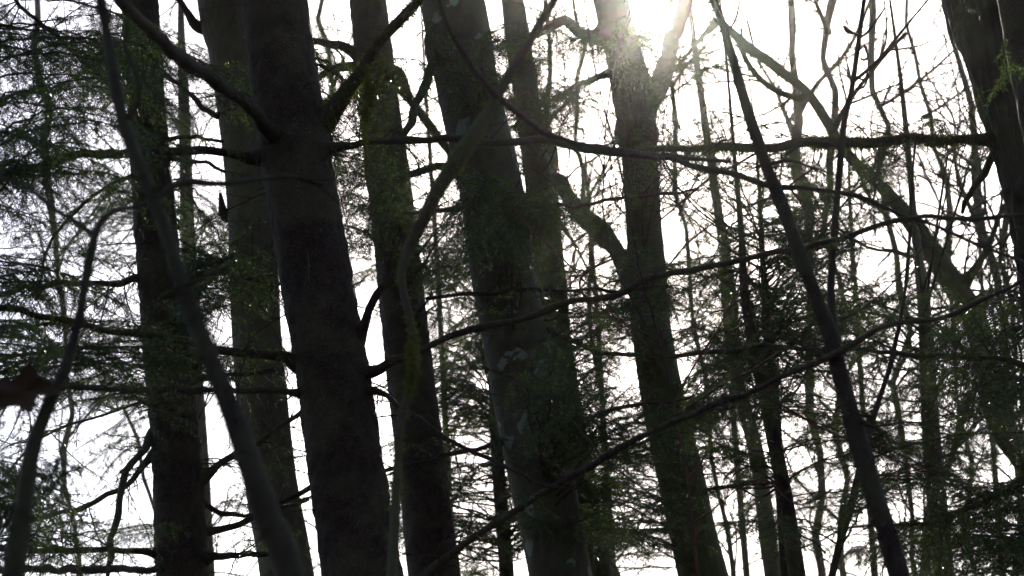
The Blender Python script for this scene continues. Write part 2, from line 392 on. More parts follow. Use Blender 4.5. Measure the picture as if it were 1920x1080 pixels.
def bough_models():
    rg = np.random.default_rng(5)
    for kind, droop, rise, hang, start in (('flat', .30, .14, .18, .18), ('droop', .60, .22, .55, .2), ('up', -.05, .25, .05, .15), ('sprig', .25, .05, .25, .06)):
        for L in ((.22, .34, .48, .65) if kind == 'sprig' else (.55, .9, 1.3, 1.8)):
            for k in range(3):
                nd = (.026, .0031, .0036) if kind == 'droop' else (.021, .0028, .0031)
                BOUGHS.setdefault(kind, []).append([L, make_bough(L, droop, rise, rg, hang, start=start, ndl=nd[0], wdl=nd[1], pitch=nd[2]), None])
bough_models()
def bough(tree, base, target, kind, rng, reach=.62, dmax=9):
    """a bough from the trunk point `base` whose foliage centres near `target`"""
    v = target-base; D = min(np.linalg.norm(v)/reach, dmax)
    cand = sorted(BOUGHS[kind], key=lambda b: abs(math.log(b[0]/D)))[:2]; b = cand[rng.integers(0, len(cand))]
    sc = min(max(D/b[0], .7), 1.35)
    x = v/np.linalg.norm(v); z = np.array([0, 0, 1.0])+rng.normal(0, .33, 3); y = norm(np.cross(z, x)); z = np.cross(x, y)
    if rng.random() < .5: y = -y; flip = -1
    else: flip = 1
    org = target - x*(b[0]*sc*reach)
    if b[2] is None:
        wo_ = b[1][0].build('branch', [M_LIMB], tree.root); lf = b[1][1].build('foliage', [M_NEEDLE], wo_); b[2] = (wo_, lf)
    else:
        w0, l0 = b[2]; wo_ = w0.copy(); C.objects.link(wo_); wo_.parent = tree.root
        lf = l0.copy(); C.objects.link(lf); lf.parent = wo_
    M = Matrix(((x[0], y[0], z[0]*flip, 0), (x[1], y[1], z[1]*flip, 0), (x[2], y[2], z[2]*flip, 0), (0, 0, 0, 1)))
    wo_.matrix_local = Matrix.Translation(Vector(org-tree.o)) @ (M @ Matrix.Diagonal((sc, sc, sc*flip, 1)))
    if np.linalg.norm(org-base) > .12:      # bare limb that carries the bough to its trunk
        mb = MB(); q = (base+org)/2+rng.normal(0, .02, 3); c = spline(np.array([[*base, .006*b[0]*sc+.004], [*q, .005*b[0]*sc+.0025], [*org, .0040*b[0]*sc+.0018]]), .04)
        tube(mb, c[:, :3], c[:, 3], 7, 'limb', .0015, rng); mb.build('limb', [M_LIMB], tree.root, tree.o)
def zone(tree, cx, cy, rx, ry, n, dY=(-1.0, 1.0), kind='flat', rise=.15, seed=0, reach=.62):
    rng = np.random.default_rng(seed+int(cx)+int(cy)*7)
    for k in range(n):
        if k % 3 == 0:
            a0 = rng.uniform(0, 2*math.pi); r0 = math.sqrt(rng.random()); Y0 = tree.o[1]+rng.uniform(*dY)
        a = a0; r = r0; Yt = Y0+rng.normal(0, .12)
        t = P(cx+rx*r*math.cos(a)+rng.normal(0, 26), cy+ry*r*math.sin(a)+rng.normal(0, 11), Yt)
        p, _ = tree.at_z(t[2]); h = np.linalg.norm((t-p)[:2])
        if h < .25: t = t + np.array([.3*rng.choice([-1, 1]), -.3, 0]); h = np.linalg.norm((t-p)[:2])
        p, _ = tree.at_z(t[2]-rise*h)
        if h > 2.6:                          # too far for one bough: start the bough nearer
            pass
        bough(tree, p, t, kind, rng, reach, dmax=rng.uniform(.55, 1.5))

def sprigs(tree, c, n, lo=.05, hi=1.0, seed=0, kind='sprig', drop=.5, size=(.2, .5)):
    """short leafy side shoots along a limb (c: its centre line)"""
    rng = np.random.default_rng(seed+900); m_ = len(c)
    for _ in range(n):
        i = int(rng.uniform(lo, hi)*(m_-2))+1; T = norm(c[i, :3]-c[i-1, :3]); sv = rng.normal(0, 1, 3); sv -= np.dot(sv, T)*T; sv = norm(sv)
        d = norm(T*.6+sv+np.array([0, 0, -drop])*rng.random()); D_ = rng.uniform(*size)
        bough(tree, c[i, :3], c[i, :3]+d*D_*.62, kind, rng)
def dead_twigs(tree, py0, py1, n, ln=.5, seed=0):
    """thin dead side shoots and broken stubs on the visible part of a stem"""
    rng = np.random.default_rng(seed+600); z0 = P(960, py1, tree.o[1])[2]; z1 = P(960, py0, tree.o[1])[2]
    for _ in range(n):
        p, r = tree.at_z(rng.uniform(z0, z1)); a = rng.choice([0, math.pi])+rng.normal(0, .55)
        d = np.array([math.cos(a), math.sin(a), rng.normal(-.1, .25)]); mb = MB(); st = rng.random() < .3
        twig_walk(mb, p+d*r*.9, d, rng.uniform(.03, .09) if st else ln*rng.uniform(.4, 1.5), .006 if st else rng.uniform(.002, .004), rng, 0 if st else 2, bend=.2, grav=-.5, seg=5, kids=(2, 5), step=.04)
        mb.build('dead_twig', [M_TWIG], tree.root, tree.o)
def canopy(tree, z0, z1, n, seed=0):
    """unseen boughs added all round the stem, above the picture, to shade the trunks"""
    rng = np.random.default_rng(seed+300)
    for _ in range(n):
        z = rng.uniform(z0, z1); p, _r = tree.at_z(z); a = rng.uniform(0, 2*math.pi); h = rng.uniform(.7, 1.6)
        t = p+np.array([math.cos(a)*h, math.sin(a)*h, -.1])
        # stays out of the picture
        d = t-CAM; w_ = np.dot(d, FWD)
        if w_ > 0 and abs(540-np.dot(d, UP)/w_/K - 540) < 760 and abs(np.dot(d, RIGHT)/w_/K) < 1250: continue
        bough(tree, p, t, 'droop', rng)
# ------------------------------------------------------------ ground
def ground():
    mb = MB(); n = 60; xs = np.sign(np.linspace(-1, 1, n))*np.abs(np.linspace(-1, 1, n))**2*700
    X, Yg = np.meshgrid(xs, xs+10); rg = np.random.default_rng(3)
    Z = rg.normal(0, .03, X.shape)*(np.abs(X)+np.abs(Yg) < 60)
    v = np.stack([X, Yg, Z], -1).reshape(-1, 3); i = np.arange(n*n).reshape(n, n)
    mb.add(v, np.stack([i[:-1, :-1], i[:-1, 1:], i[1:, 1:], i[1:, :-1]], -1).reshape(-1, 4))
    M, nn, b = mat('forest_floor'); f, _ = nz(nn, 3, 8, .7)
    nn.links.new(ramp(nn, f, [(.3, (.015, .011, .007)), (.5, (.04, .028, .015)), (.7, (.035, .04, .014))]), b.inputs['Base Color'])
    b.inputs['Roughness'].default_value = .95
    o = mb.build('ground', [M]); o['kind'] = 'structure'
ground()

SPR = []
# ------------------------------------------------------------ the main trunks
A = Tree('spruce_tree', 'rough dark spruce, leftmost of the big trunks, crossed by the blurred bare stem', 'tree', 8.6,
         [(262, 0, 66), (276, 200, 70), (290, 400, 78), (308, 600, 84), (326, 800, 90), (343, 1080, 98)], M_SPRUCE, 'scaly', .013, 84, seed=1, fz=9000)
B = Tree('fir_tree', 'grey-green smooth trunk of middling thickness standing half behind the darkest thick trunk', 'tree', 9.6,
         [(420, 0, 98), (440, 100, 95), (462, 280, 90), (474, 420, 92), (480, 600, 92), (494, 780, 96), (512, 930, 98), (538, 1080, 100)], M_GREEN, 'smooth', .004, 48, seed=2)
Cc = Tree('spruce_tree', 'thickest and darkest brown spruce trunk left of centre with limbs leaving both sides', 'tree', 7.2,
          [(515, 0, 122), (530, 120, 126), (552, 270, 132), (590, 500, 134), (620, 680, 138), (645, 860, 142), (678, 1080, 150)], M_SPRUCE, 'scaly', .015, 110, seed=3, fz=11000)
D2 = Tree('spruce_tree', 'slimmer shaded trunk just right of the thickest trunk, partly hidden by foliage', 'tree', 10.6,
          [(690, 0, 68), (712, 200, 76), (738, 420, 84), (762, 640, 88), (786, 840, 92), (815, 1080, 98)], M_SPRUCE, 'scaly', .009, 60, seed=4, fz=4000)
D = Tree('fir_tree', 'thick dark trunk at the centre spotted with pale lichen patches', 'tree', 9.0,
         [(848, 0, 118), (880, 180, 118), (920, 350, 120), (948, 540, 122), (985, 740, 124), (1020, 920, 122), (1052, 1080, 118)], M_LICHEN, 'smooth', .005, 56, seed=5)
D3 = Tree('mossy_tree', 'moss-covered trunk behind the lichen-spotted trunk, showing along its right side', 'tree', 12.0,
          [(955, -40, 40), (975, 100, 46), (1005, 300, 52), (1028, 480, 56), (1052, 700, 60), (1085, 900, 64), (1115, 1080, 70)], M_MOSSY, 'smooth', .014, 44, seed=6, fz=6000, fmat=M_MOSS)
E = Tree('forked_tree', 'mossy forked trunk right of centre with the bright low sun behind its crown', 'tree', 12.0,
         [(1145, 0, 66), (1168, 90, 68), (1188, 190, 76), (1200, 300, 72), (1208, 440, 70), (1220, 600, 76), (1245, 760, 84), (1278, 900, 88), (1318, 1080, 92)], M_MOSSY, 'smooth', .016, 56, seed=7, fz=7000, fmat=M_MOSS)
E.limb([(1190, 262, 50), (1215, 205, 40), (1240, 150, 32), (1262, 80, 28), (1285, 0, 26), (1300, -120, 20)], 12.0, 12.4, M_MOSSY, twigs=7, tl=1.0, tr=.008, snap=True, jit=1, seg=14, amp=.006, seed=3, depth=2)
SPR.append((E, E.last, 26, (.2, .5)))
E.limb([(1195, 520, 38), (1150, 470, 36), (1100, 410, 34), (1050, 350, 32), (1020, 320, 28), (985, 250, 24)], 12.0, 13.0, M_MOSSY, twigs=6, tl=.8, tr=.006, snap=True, amp=.006, seed=4, depth=2)
SPR.append((E, E.last, 26, (.2, .5)))
E.limb([(1150, 60, 34), (1110, 70, 26), (1060, 45, 22), (1010, 60, 14)], 12, 11.4, M_MOSSLIMB, twigs=8, tl=.5, snap=True, seed=5)
SPR.append((E, E.last, 26, (.2, .5)))
E.limb([(1160, 140, 14), (1100, 150, 11), (1060, 175, 10), (1010, 200, 9), (960, 240, 6)], 12, 11.6, M_MOSSLIMB, twigs=8, tl=.4, snap=True, seed=6)
SPR.append((E, E.last, 26, (.2, .5)))
F = Tree('furrowed_tree', 'massive furrowed dark trunk leaning in at the upper right corner', 'tree', 8.0,
         [(1860, -60, 200), (1900, 60, 200), (1935, 180, 196), (1968, 300, 190), (1998, 420, 186), (2020, 600, 190), (2050, 900, 200)], M_FURROW, 'furrow', .022, 110, seed=8, fz=3000)
F2 = Tree('furrowed_tree', 'nearer darker trunk cutting the right edge at the top corner', 'tree', 6.4,
          [(1925, -60, 120), (1955, 100, 122), (1985, 240, 126), (2040, 500, 130), (2100, 900, 140)], M_SPRUCE, 'furrow', .01, 64, seed=9)

# ------------------------------------------------------------ saplings and near stems
G = Tree('leaning_sapling', 'thin dark sapling leaning diagonally across the right half, top towards the left', 'sapling', 5.6,
         [(1335, -10, 15.3), (1372, 100, 17.1), (1402, 210, 19.8), (1445, 330, 22.5), (1490, 450, 25.2), (1530, 560, 27.9), (1560, 640, 30.6), (1590, 760, 33.3), (1625, 880, 36.0), (1660, 990, 37.8), (1685, 1080, 39.6)],
         M_TWIG, 'limb', .0045, 28, top=5.2, seed=10, step=.012, fz=2500)
G.limb([(1438, 310, 7), (1470, 300, 5), (1500, 306, 4), (1560, 325, 3)], 5.6, 5.4, M_TWIG, twigs=3, tl=.15, tr=.0012, seed=7, seg=6)
G.limb([(1596, 780, 8), (1640, 800, 5), (1700, 790, 4), (1760, 800, 3)], 5.6, 5.4, M_TWIG, twigs=4, tl=.2, tr=.0012, seed=8, seg=6)
G.limb([(1362, 70, 6), (1380, 30, 4), (1392, -20, 3)], 5.6, 5.5, M_TWIG, twigs=2, tl=.15, tr=.001, seed=9, seg=6)
H = Tree('bare_sapling', 'slim upright bare shoot with curled twigs and pointed buds, right of the leaning sapling', 'sapling', 5.9,
         [(1622, -10, 8), (1608, 90, 10), (1598, 165, 11), (1582, 235, 12), (1574, 320, 13), (1566, 420, 14), (1558, 540, 14), (1566, 620, 15), (1588, 740, 16), (1625, 870, 18), (1660, 985, 20), (1688, 1080, 22)], M_TWIG, 'limb', .002, 14, top=4.6, seed=11, step=.010)
H.limb([(1601, 152, 6), (1640, 120, 6), (1680, 75, 5), (1720, 25, 5), (1750, -10, 4)], 5.9, 5.8, M_RED, jit=1, buds=3, seed=1, seg=6)
H.limb([(1611, 72, 5), (1626, 62, 5), (1642, 40, 4), (1660, 15, 3)], 5.9, 5.9, M_TWIG, jit=.5, buds=2, seed=2, seg=6)
H.limb([(1620, 85, 4.8), (1628, 105, 4.8), (1620, 112, 4.8), (1612, 108, 3.2)], 5.9, 5.9, M_RED, jit=.3, seed=3, seg=6, step=.008)
H.limb([(1612, 70, 4.8), (1600, 62, 6.4), (1590, 56, 9.6), (1580, 47, 4.8)], 5.9, 5.9, M_RED, jit=.3, seed=3, seg=6, step=.008)
H.limb([(1608, 146, 4.8), (1624, 150, 4.8), (1628, 125, 4.8), (1625, 85, 3.2)], 5.9, 5.9, M_RED, jit=.3, seed=4, seg=6, step=.008)
H.limb([(1604, 168, 4.8), (1620, 162, 4.8), (1628, 145, 4.8)], 5.9, 5.9, M_RED, jit=.3, seed=4, seg=6, step=.008)
H.limb([(1572, 273, 6), (1545, 268, 6), (1515, 266, 6), (1492, 276, 7), (1474, 290, 6)], 5.9, 5.7, M_TWIG, jit=.7, buds=2, seed=5, seg=7)
H.limb([(1562, 430, 5), (1600, 452, 5), (1640, 460, 4), (1700, 480, 3)], 5.9, 5.6, M_RED, jit=1, buds=2, twigs=3, tl=.15, tr=.0012, seed=6, seg=6)

I = Tree('bare_sapling', 'blurred dark bare stem sweeping from top left down across the left-hand trunks', 'sapling', 3.3,
         [(186, -20, 16.8), (206, 100, 21.0), (232, 230, 23.5), (270, 330, 26.9), (310, 430, 29.4), (345, 540, 31.1), (385, 650, 33.6), (425, 750, 37.8), (468, 870, 43.7), (510, 990, 48.7), (545, 1080, 53.8)],
         M_TWIG, 'limb', .004, 30, top=3.9, seed=12, step=.014, fz=1500)
I.limb([(232, 230, 16), (262, 190, 12), (258, 140, 9), (236, 90, 7), (240, 20, 6)], 3.3, 3.2, M_TWIG, jit=2, seed=3)
I.limb([(345, 540, 10), (380, 520, 8), (430, 500, 6)], 3.3, 3.2, M_TWIG, jit=2, seed=4, twigs=2, tl=.15, tr=.001)
J = Tree('bare_sapling', 'blurred forked stem at the lower left edge with a dead leaf hanging on it', 'sapling', 3.9,
         [(198, 405, 13), (178, 440, 16), (165, 500, 18), (150, 590, 18), (125, 680, 21), (90, 760, 25), (62, 840, 28), (45, 940, 33), (25, 1080, 40)], M_TWIG, 'limb', .0035, 24, top=0, seed=13, step=.014, fz=900)
J.limb([(175, 442, 12), (140, 415, 9), (100, 390, 9), (60, 365, 8), (20, 342, 8), (-20, 330, 6)], 3.9, 4.0, M_TWIG, twigs=3, tl=.2, tr=.002, seed=1)
J.limb([(185, 420, 10), (215, 396, 12), (260, 385, 10), (330, 350, 12), (365, 340, 14), (420, 343, 10), (520, 330, 9), (600, 350, 8)], 3.9, 4.3, M_TWIG, twigs=5, tl=.2, tr=.002, seed=2)
K1 = Tree('mossy_sapling', 'blurred mossy stem slanting from top centre down in front of the lichen-spotted trunk', 'sapling', 4.6,
          [(1045, -10, 14.2), (1000, 65, 16.2), (955, 140, 18.2), (915, 210, 22.4), (880, 265, 28.3), (850, 310, 30.4), (825, 350, 26.4), (795, 410, 24.3), (770, 460, 24.3), (752, 520, 15.6), (770, 600, 14.0), (778, 690, 14.8), (752, 790, 15.6), (744, 900, 17.2), (735, 1080, 20.3)],
          M_MOSSLIMB, 'limb', .003, 20, top=4.4, seed=14, fz=2500, fmat=M_MOSS)
K1.limb([(935, 185, 14), (905, 150, 12), (870, 105, 11), (840, 50, 10), (820, -10, 9)], 4.6, 4.2, M_TWIG, jit=1, seed=1)
K1.limb([(928, 178, 13), (960, 205, 13), (1000, 230, 12), (1040, 252, 11), (1090, 275, 8)], 4.6, 4.9, M_TWIG, jit=1, seed=2, twigs=2, tl=.2, tr=.002)

# ------------------------------------------------------------ limbs of the big trunks
def L(t, pts, Y1, mt=None, **k): return t.limb(pts, t.o[1] if 'Y0' not in k else k.pop('Y0'), Y1, mt, snap=k.pop('snap', True), **k)
# thickest trunk (Cc) 
L(Cc, [(480, 300, 18.0), (420, 285, 16.2), (330, 282, 15.3), (240, 290, 16.2), (130, 298, 17.1), (60, 315, 18.0), (-20, 332, 19.8), (-150, 350, 18.0)], 5.6, twigs=6, tl=.3, seed=21, fz=300)
SPR.append((Cc, Cc.last, 10, (0.2, 0.4)))
L(Cc, [(530, 275, 27.0), (480, 215, 27.0), (420, 168, 26.1), (350, 118, 27.0), (290, 66, 25.2), (235, 8, 23.4), (190, -60, 19.8)], 4.9, M_TWIG, seed=22)
L(Cc, [(600, 285, 17.0), (640, 278, 14.4), (700, 266, 13.6), (780, 258, 12.8), (850, 260, 14.4), (950, 266, 15.3), (1050, 270, 16.1), (1130, 285, 17.0), (1210, 290, 15.3), (1290, 294, 10.2), (1370, 300, 6.8)], 5.7, twigs=9, tl=.35, seed=23, fz=400)
SPR.append((Cc, Cc.last, 14, (0.2, 0.4)))
L(Cc, [(1150, 289, 10.2), (1230, 298, 10.2), (1330, 318, 11.0), (1430, 344, 10.2), (1560, 360, 9.3), (1640, 380, 9.3), (1700, 405, 8.5), (1770, 432, 7.6), (1850, 465, 6.0), (1940, 500, 5.1)], 5.4, Y0=5.95, snap=False, twigs=10, tl=.35, seed=24, fz=300, jit=1.5)
SPR.append((Cc, Cc.last, 10, (0.15, 0.3)))
L(Cc, [(600, 236, 26), (640, 180, 25), (672, 130, 26), (705, 85, 24), (745, 40, 22), (785, -10, 20), (820, -80, 16)], 6.6, M_MOSSLIMB, seed=25, moss=2500)
L(Cc, [(655, 700, 16.1), (700, 690, 14.4), (770, 662, 13.5), (850, 625, 13.5), (960, 600, 13.5), (1060, 572, 12.5), (1150, 548, 12.5), (1260, 515, 12.5), (1380, 492, 11.6), (1500, 460, 11.6), (1600, 437, 10.8), (1700, 413, 9.9), (1800, 407, 9.0), (1930, 400, 8.0)], 5.2, twigs=12, tl=.3, seed=26, fz=400)
SPR.append((Cc, Cc.last, 8, (0.15, 0.3)))
L(Cc, [(690, 1150, 20.7), (750, 1110, 19.0), (820, 1058, 17.2), (900, 1000, 15.5), (1000, 940, 14.7), (1100, 880, 13.8), (1230, 805, 12.9), (1340, 755, 12.1), (1460, 705, 11.3), (1560, 660, 11.3), (1660, 615, 10.3), (1780, 583, 9.4), (1930, 530, 8.6)], 4.9, twigs=12, tl=.3, seed=27, fz=400)
SPR.append((Cc, Cc.last, 10, (.15, .35)))
L(Cc, [(560, 690, 17.0), (540, 676, 16.1), (460, 660, 14.4), (380, 645, 14.4), (290, 628, 13.6), (180, 614, 12.8), (90, 595, 11.9), (-20, 572, 11.0)], 5.9, twigs=5, tl=.3, seed=28, moss=500)
SPR.append((Cc, Cc.last, 5, (0.2, 0.4)))
L(Cc, [(575, 730, 13), (550, 731, 12), (470, 733, 11), (400, 734, 12), (300, 732, 13), (200, 729, 13), (100, 728, 12), (-20, 725, 12)], 5.6, twigs=5, tl=.4, seed=29)
SPR.append((Cc, Cc.last, 12, (0.2, 0.5)))
L(Cc, [(660, 740, 12), (720, 742, 10), (790, 792, 10), (860, 830, 9), (920, 860, 8), (1010, 905, 7), (1060, 915, 4)], 6.4, M_TWIG, twigs=6, tl=.25, seed=30)
L(Cc, [(650, 660, 22), (680, 625, 16), (695, 590, 13), (712, 540, 11), (735, 480, 9)], 6.9, seed=31)
# spruce A
L(A, [(340, 515, 26), (370, 500, 13), (410, 488, 10), (435, 480, 8)], 8.2, twigs=5, tl=.3, seed=32)
L(A, [(350, 520, 14), (400, 516, 12), (440, 518, 12), (520, 530, 8)], 8.4, twigs=3, tl=.3, seed=33)
SPR.append((A, A.last, 5, (0.2, 0.4)))
L(A, [(270, 528, 12), (200, 528, 11), (130, 530, 10), (60, 540, 10), (-20, 556, 10)], 7.4, twigs=9, tl=.4, seed=34)
SPR.append((A, A.last, 14, (0.25, 0.6)))
L(A, [(385, 900, 16), (415, 872, 12), (450, 845, 11), (520, 800, 9), (570, 775, 9)], 8.9, M_MOSSLIMB, seed=35, twigs=2, tl=.3)
SPR.append((A, A.last, 4, (0.2, 0.4)))
L(A, [(360, 1020, 24), (395, 1003, 13), (430, 985, 11), (470, 965, 11), (520, 945, 9), (590, 915, 9)], 8.8, twigs=2, tl=.3, seed=36)
SPR.append((A, A.last, 4, (0.2, 0.4)))
L(A, [(365, 1050, 20), (400, 1043, 13), (450, 1042, 11), (500, 1035, 9)], 8.2, twigs=4, tl=.3, seed=37)
SPR.append((A, A.last, 4, (0.2, 0.4)))
L(A, [(300, 1036, 13.6), (240, 1030, 11.9), (160, 1029, 11.0), (80, 1030, 11.0), (-20, 1030, 11.0)], 7.6, twigs=5, tl=.3, seed=38)
SPR.append((A, A.last, 10, (0.25, 0.6)))
L(A, [(310, 1066, 14.4), (200, 1068, 14.4), (100, 1066, 14.4), (-20, 1068, 14.4)], 5.6, seed=39)
L(A, [(285, 812, 15), (262, 845, 14), (240, 880, 15), (225, 930, 13), (215, 990, 11), (205, 1080, 9)], 7.8, M_MOSSLIMB, seed=40, twigs=4, tl=.25)
L(A, [(295, 120, 10), (330, 155, 10), (370, 190, 11), (412, 222, 12)], 8.2, twigs=4, tl=.25, seed=41, Y0=8.6)
SPR.append((A, A.last, 5, (0.2, 0.4)))
L(A, [(300, 265, 8), (350, 258, 7), (420, 262, 6)], 8.3, twigs=4, tl=.2, seed=42)
L(A, [(310, 290, 8), (360, 300, 7), (420, 322, 6)], 8.3, twigs=4, tl=.2, seed=43)
L(A, [(320, 720, 12), (370, 712, 9), (440, 708, 8), (540, 694, 8)], 8.7, twigs=4, tl=.3, seed=44)
SPR.append((A, A.last, 6, (0.2, 0.4)))
L(A, [(330, 700, 12), (370, 680, 10), (410, 662, 9), (440, 655, 8)], 8.7, twigs=4, tl=.3, seed=45)
SPR.append((A, A.last, 6, (0.2, 0.4)))
L(A, [(345, 920, 10), (400, 955, 9), (440, 962, 8), (520, 952, 8), (580, 930, 9)], 9.2, M_MOSSLIMB, seed=46)
# left-side thin limbs from A, hanging arcs
L(A, [(255, 200, 9), (200, 155, 9), (150, 110, 8), (105, 70, 8), (60, 30, 7), (20, -20, 6)], 7.0, M_LIMB, twigs=5, tl=.3, seed=47)
SPR.append((A, A.last, 12, (0.25, 0.6)))
L(A, [(265, 150, 5), (210, 145, 4), (130, 150, 4), (80, 185, 4), (45, 240, 4), (28, 300, 3)], 7.4, M_TWIG, twigs=4, tl=.2, seed=48)
L(A, [(262, 330, 6), (210, 345, 6), (165, 370, 6), (120, 420, 5), (90, 480, 5), (70, 560, 4)], 7.8, M_TWIG, twigs=8, tl=.25, seed=49)
SPR.append((A, A.last, 8, (0.2, 0.4)))
L(A, [(270, 760, 5), (200, 775, 5), (120, 800, 5), (60, 840, 4), (0, 900, 3)], 7.9, M_TWIG, twigs=8, tl=.25, seed=50)
SPR.append((A, A.last, 12, (0.25, 0.5)))
L(A, [(285, 850, 12), (240, 905, 10), (190, 935, 10), (120, 960, 9), (40, 985, 8)], 8.2, M_MOSSLIMB, twigs=8, tl=.25, seed=51)
SPR.append((A, A.last, 12, (0.25, 0.5)))
# B's
L(B, [(375, 50, 14), (350, 20, 12), (320, -20, 11)], 9.3, Y0=9.6, seed=52)
L(B, [(430, 405, 18), (418, 392, 14), (414, 360, 6)], 9.5, seed=53)
# D2's
L(D2, [(680, 105, 16), (640, 86, 15), (600, 76, 14), (540, 60, 12)], 10.2, seed=54)
SPR.append((D2, D2.last, 5, (0.2, 0.4)))
L(D2, [(690, 120, 16), (650, 122, 15), (610, 136, 14), (560, 160, 12)], 10.2, seed=55)
SPR.append((D2, D2.last, 5, (0.2, 0.4)))
L(D2, [(745, 150, 30), (772, 190, 18), (800, 230, 18), (835, 280, 18), (860, 330, 16)], 10.9, M_MOSSLIMB, seed=56, moss=900)
L(D2, [(760, 400, 8), (840, 392, 7), (920, 386, 7), (1010, 388, 7), (1110, 382, 6), (1210, 368, 6), (1300, 352, 4)], 7.0, M_RED, seed=57, twigs=10, tl=.35, Y0=9.5, snap=False)
SPR.append((D2, D2.last, 8, (0.15, 0.35)))
L(D, [(880, 320, 18), (840, 315, 16), (790, 320, 15), (750, 330, 14)], 8.6, M_MOSSLIMB, seed=58)
L(D, [(815, 60, 22), (812, 110, 20), (800, 150, 18), (775, 210, 16), (755, 260, 14), (745, 330, 12)], 8.3, M_MOSSLIMB, seed=59, twigs=4, tl=.3)
SPR.append((D, D.last, 8, (0.2, 0.4)))
L(D, [(800, 560, 8), (880, 548, 8), (960, 545, 8), (1060, 545, 7), (1160, 545, 6), (1250, 540, 4)], 8.0, M_TWIG, seed=60, twigs=8, tl=.3, snap=False, Y0=9.0)
SPR.append((D, D.last, 8, (0.2, 0.4)))
L(D, [(960, 830, 10), (900, 838, 9), (840, 850, 10), (770, 870, 9), (700, 885, 7)], 8.4, M_TWIG, twigs=5, tl=.3, seed=61)
SPR.append((D, D.last, 8, (0.2, 0.45)))
L(D, [(960, 825, 10), (1040, 805, 9), (1110, 780, 9), (1200, 760, 7), (1300, 745, 5)], 8.2, M_RED, twigs=9, tl=.3, seed=62)
SPR.append((D, D.last, 8, (0.2, 0.4)))
L(D, [(1020, 620, 9), (1080, 640, 9), (1150, 665, 8), (1230, 672, 8), (1320, 660, 8), (1420, 652, 10), (1500, 655, 9)], 8.6, M_MOSSLIMB, twigs=6, tl=.3, seed=63)
SPR.append((D, D.last, 12, (0.2, 0.5)))
# F's: long mossy horizontal and hanging twigs
L(F, [(1880, 258, 16), (1800, 260, 15), (1700, 264, 16), (1620, 266, 18), (1540, 272, 18), (1450, 276, 16), (1370, 276, 16), (1280, 280, 14), (1180, 282, 10)], 7.6, M_MOSSLIMB, twigs=10, tl=.3, moss=5000, seed=64)
SPR.append((F, F.last, 45, (0.2, 0.5)))
L(F, [(1890, 262, 20), (1862, 300, 14), (1835, 345, 13), (1812, 375, 12), (1800, 395, 8)], 8.6, M_MOSSLIMB, seed=65)
L(F, [(1960, 880, 14), (1900, 905, 10), (1840, 940, 10), (1790, 962, 9), (1740, 975, 7), (1640, 985, 5)], 7.6, M_MOSSLIMB, moss=700, twigs=8, tl=.25, seed=66, snap=False, Y0=8.0)
SPR.append((F, F.last, 12, (0.25, 0.5)))
L(F, [(1960, 885, 10), (1900, 915, 9), (1850, 930, 8), (1790, 960, 8), (1740, 985, 7)], 7.9, M_LIMB, twigs=5, tl=.25, seed=67, snap=False, Y0=8.0)
SPR.append((F, F.last, 10, (0.25, 0.5)))
L(F, [(1950, 690, 9.6), (1880, 672, 8.8), (1800, 668, 8.8), (1700, 662, 8.0), (1600, 656, 7.2), (1500, 655, 6.4), (1420, 655, 4.0)], 8.6, M_MOSSLIMB, twigs=8, tl=.3, seed=68)
SPR.append((F, F.last, 20, (0.25, 0.6)))

# ------------------------------------------------------------ red whippy twigs of the near shrub (one shrub, arching shoots)
RS = Tree('red_twig_shrub', 'thin arching shrub with whippy reddish shoots spread across the right half', 'shrub', 6.4,
          [(1240, 620, 4), (1262, 760, 3.5), (1290, 900, 4), (1310, 1080, 7)], M_RED, 'limb', .0008, 10, top=0, seed=15)
for k, pts in enumerate([
    [(1262, 760, 4), (1200, 500, 3.5), (1160, 300, 4), (1120, 150, 3), (1090, -10, 3)],
    [(1262, 760, 4), (1350, 600, 3.5), (1400, 480, 4), (1300, 380, 4), (1230, 290, 3)],
    [(1250, 700, 3.5), (1100, 530, 3.5), (1010, 440, 4), (960, 390, 3)],
    [(1255, 720, 3.5), (1150, 470, 4), (1130, 300, 3), (1150, 140, 3), (1180, 20, 3)],
    [(1290, 900, 4), (1400, 770, 3.5), (1560, 800, 3.5), (1700, 860, 4), (1830, 930, 3)],
    [(1262, 800, 4), (1350, 700, 3.5), (1480, 770, 4), (1600, 830, 4), (1760, 900, 3)],
    [(1262, 780, 4), (1500, 640, 4), (1640, 560, 4), (1760, 440, 3), (1900, 350, 3)],
    [(1200, 560, 4), (1290, 460, 4), (1370, 400, 3.5), (1460, 360, 4), (1540, 300, 3)],
    [(1245, 650, 4), (1090, 540, 4), (1180, 460, 4), (1280, 370, 3.5), (1420, 290, 4), (1520, 250, 3)],
    [(1300, 980, 4), (1150, 870, 3.5), (1060, 780, 4), (980, 720, 3), (900, 690, 3)],
    [(1300, 980, 4), (1420, 900, 3.5), (1500, 950, 4), (1600, 900, 3), (1750, 880, 3)]]):
    RS.limb(pts, 6.4, 6.4+(k % 5-2)*.35, M_RED if k % 3 else M_TWIG, twigs=9, tl=.28, tr=.0013, seed=90+k, seg=5, jit=3, depth=1, buds=4)

# ------------------------------------------------------------ conifers carrying the foliage
def conifer(label, Y, px, mt=M_FAR, seed=0, top=11, name='young_fir', group=None, seg=24, kind='smooth'):
    return Tree(name, label, 'conifer', Y, px, mt, kind, .004, seg, top=top, seed=seed, step=.04, group=group)
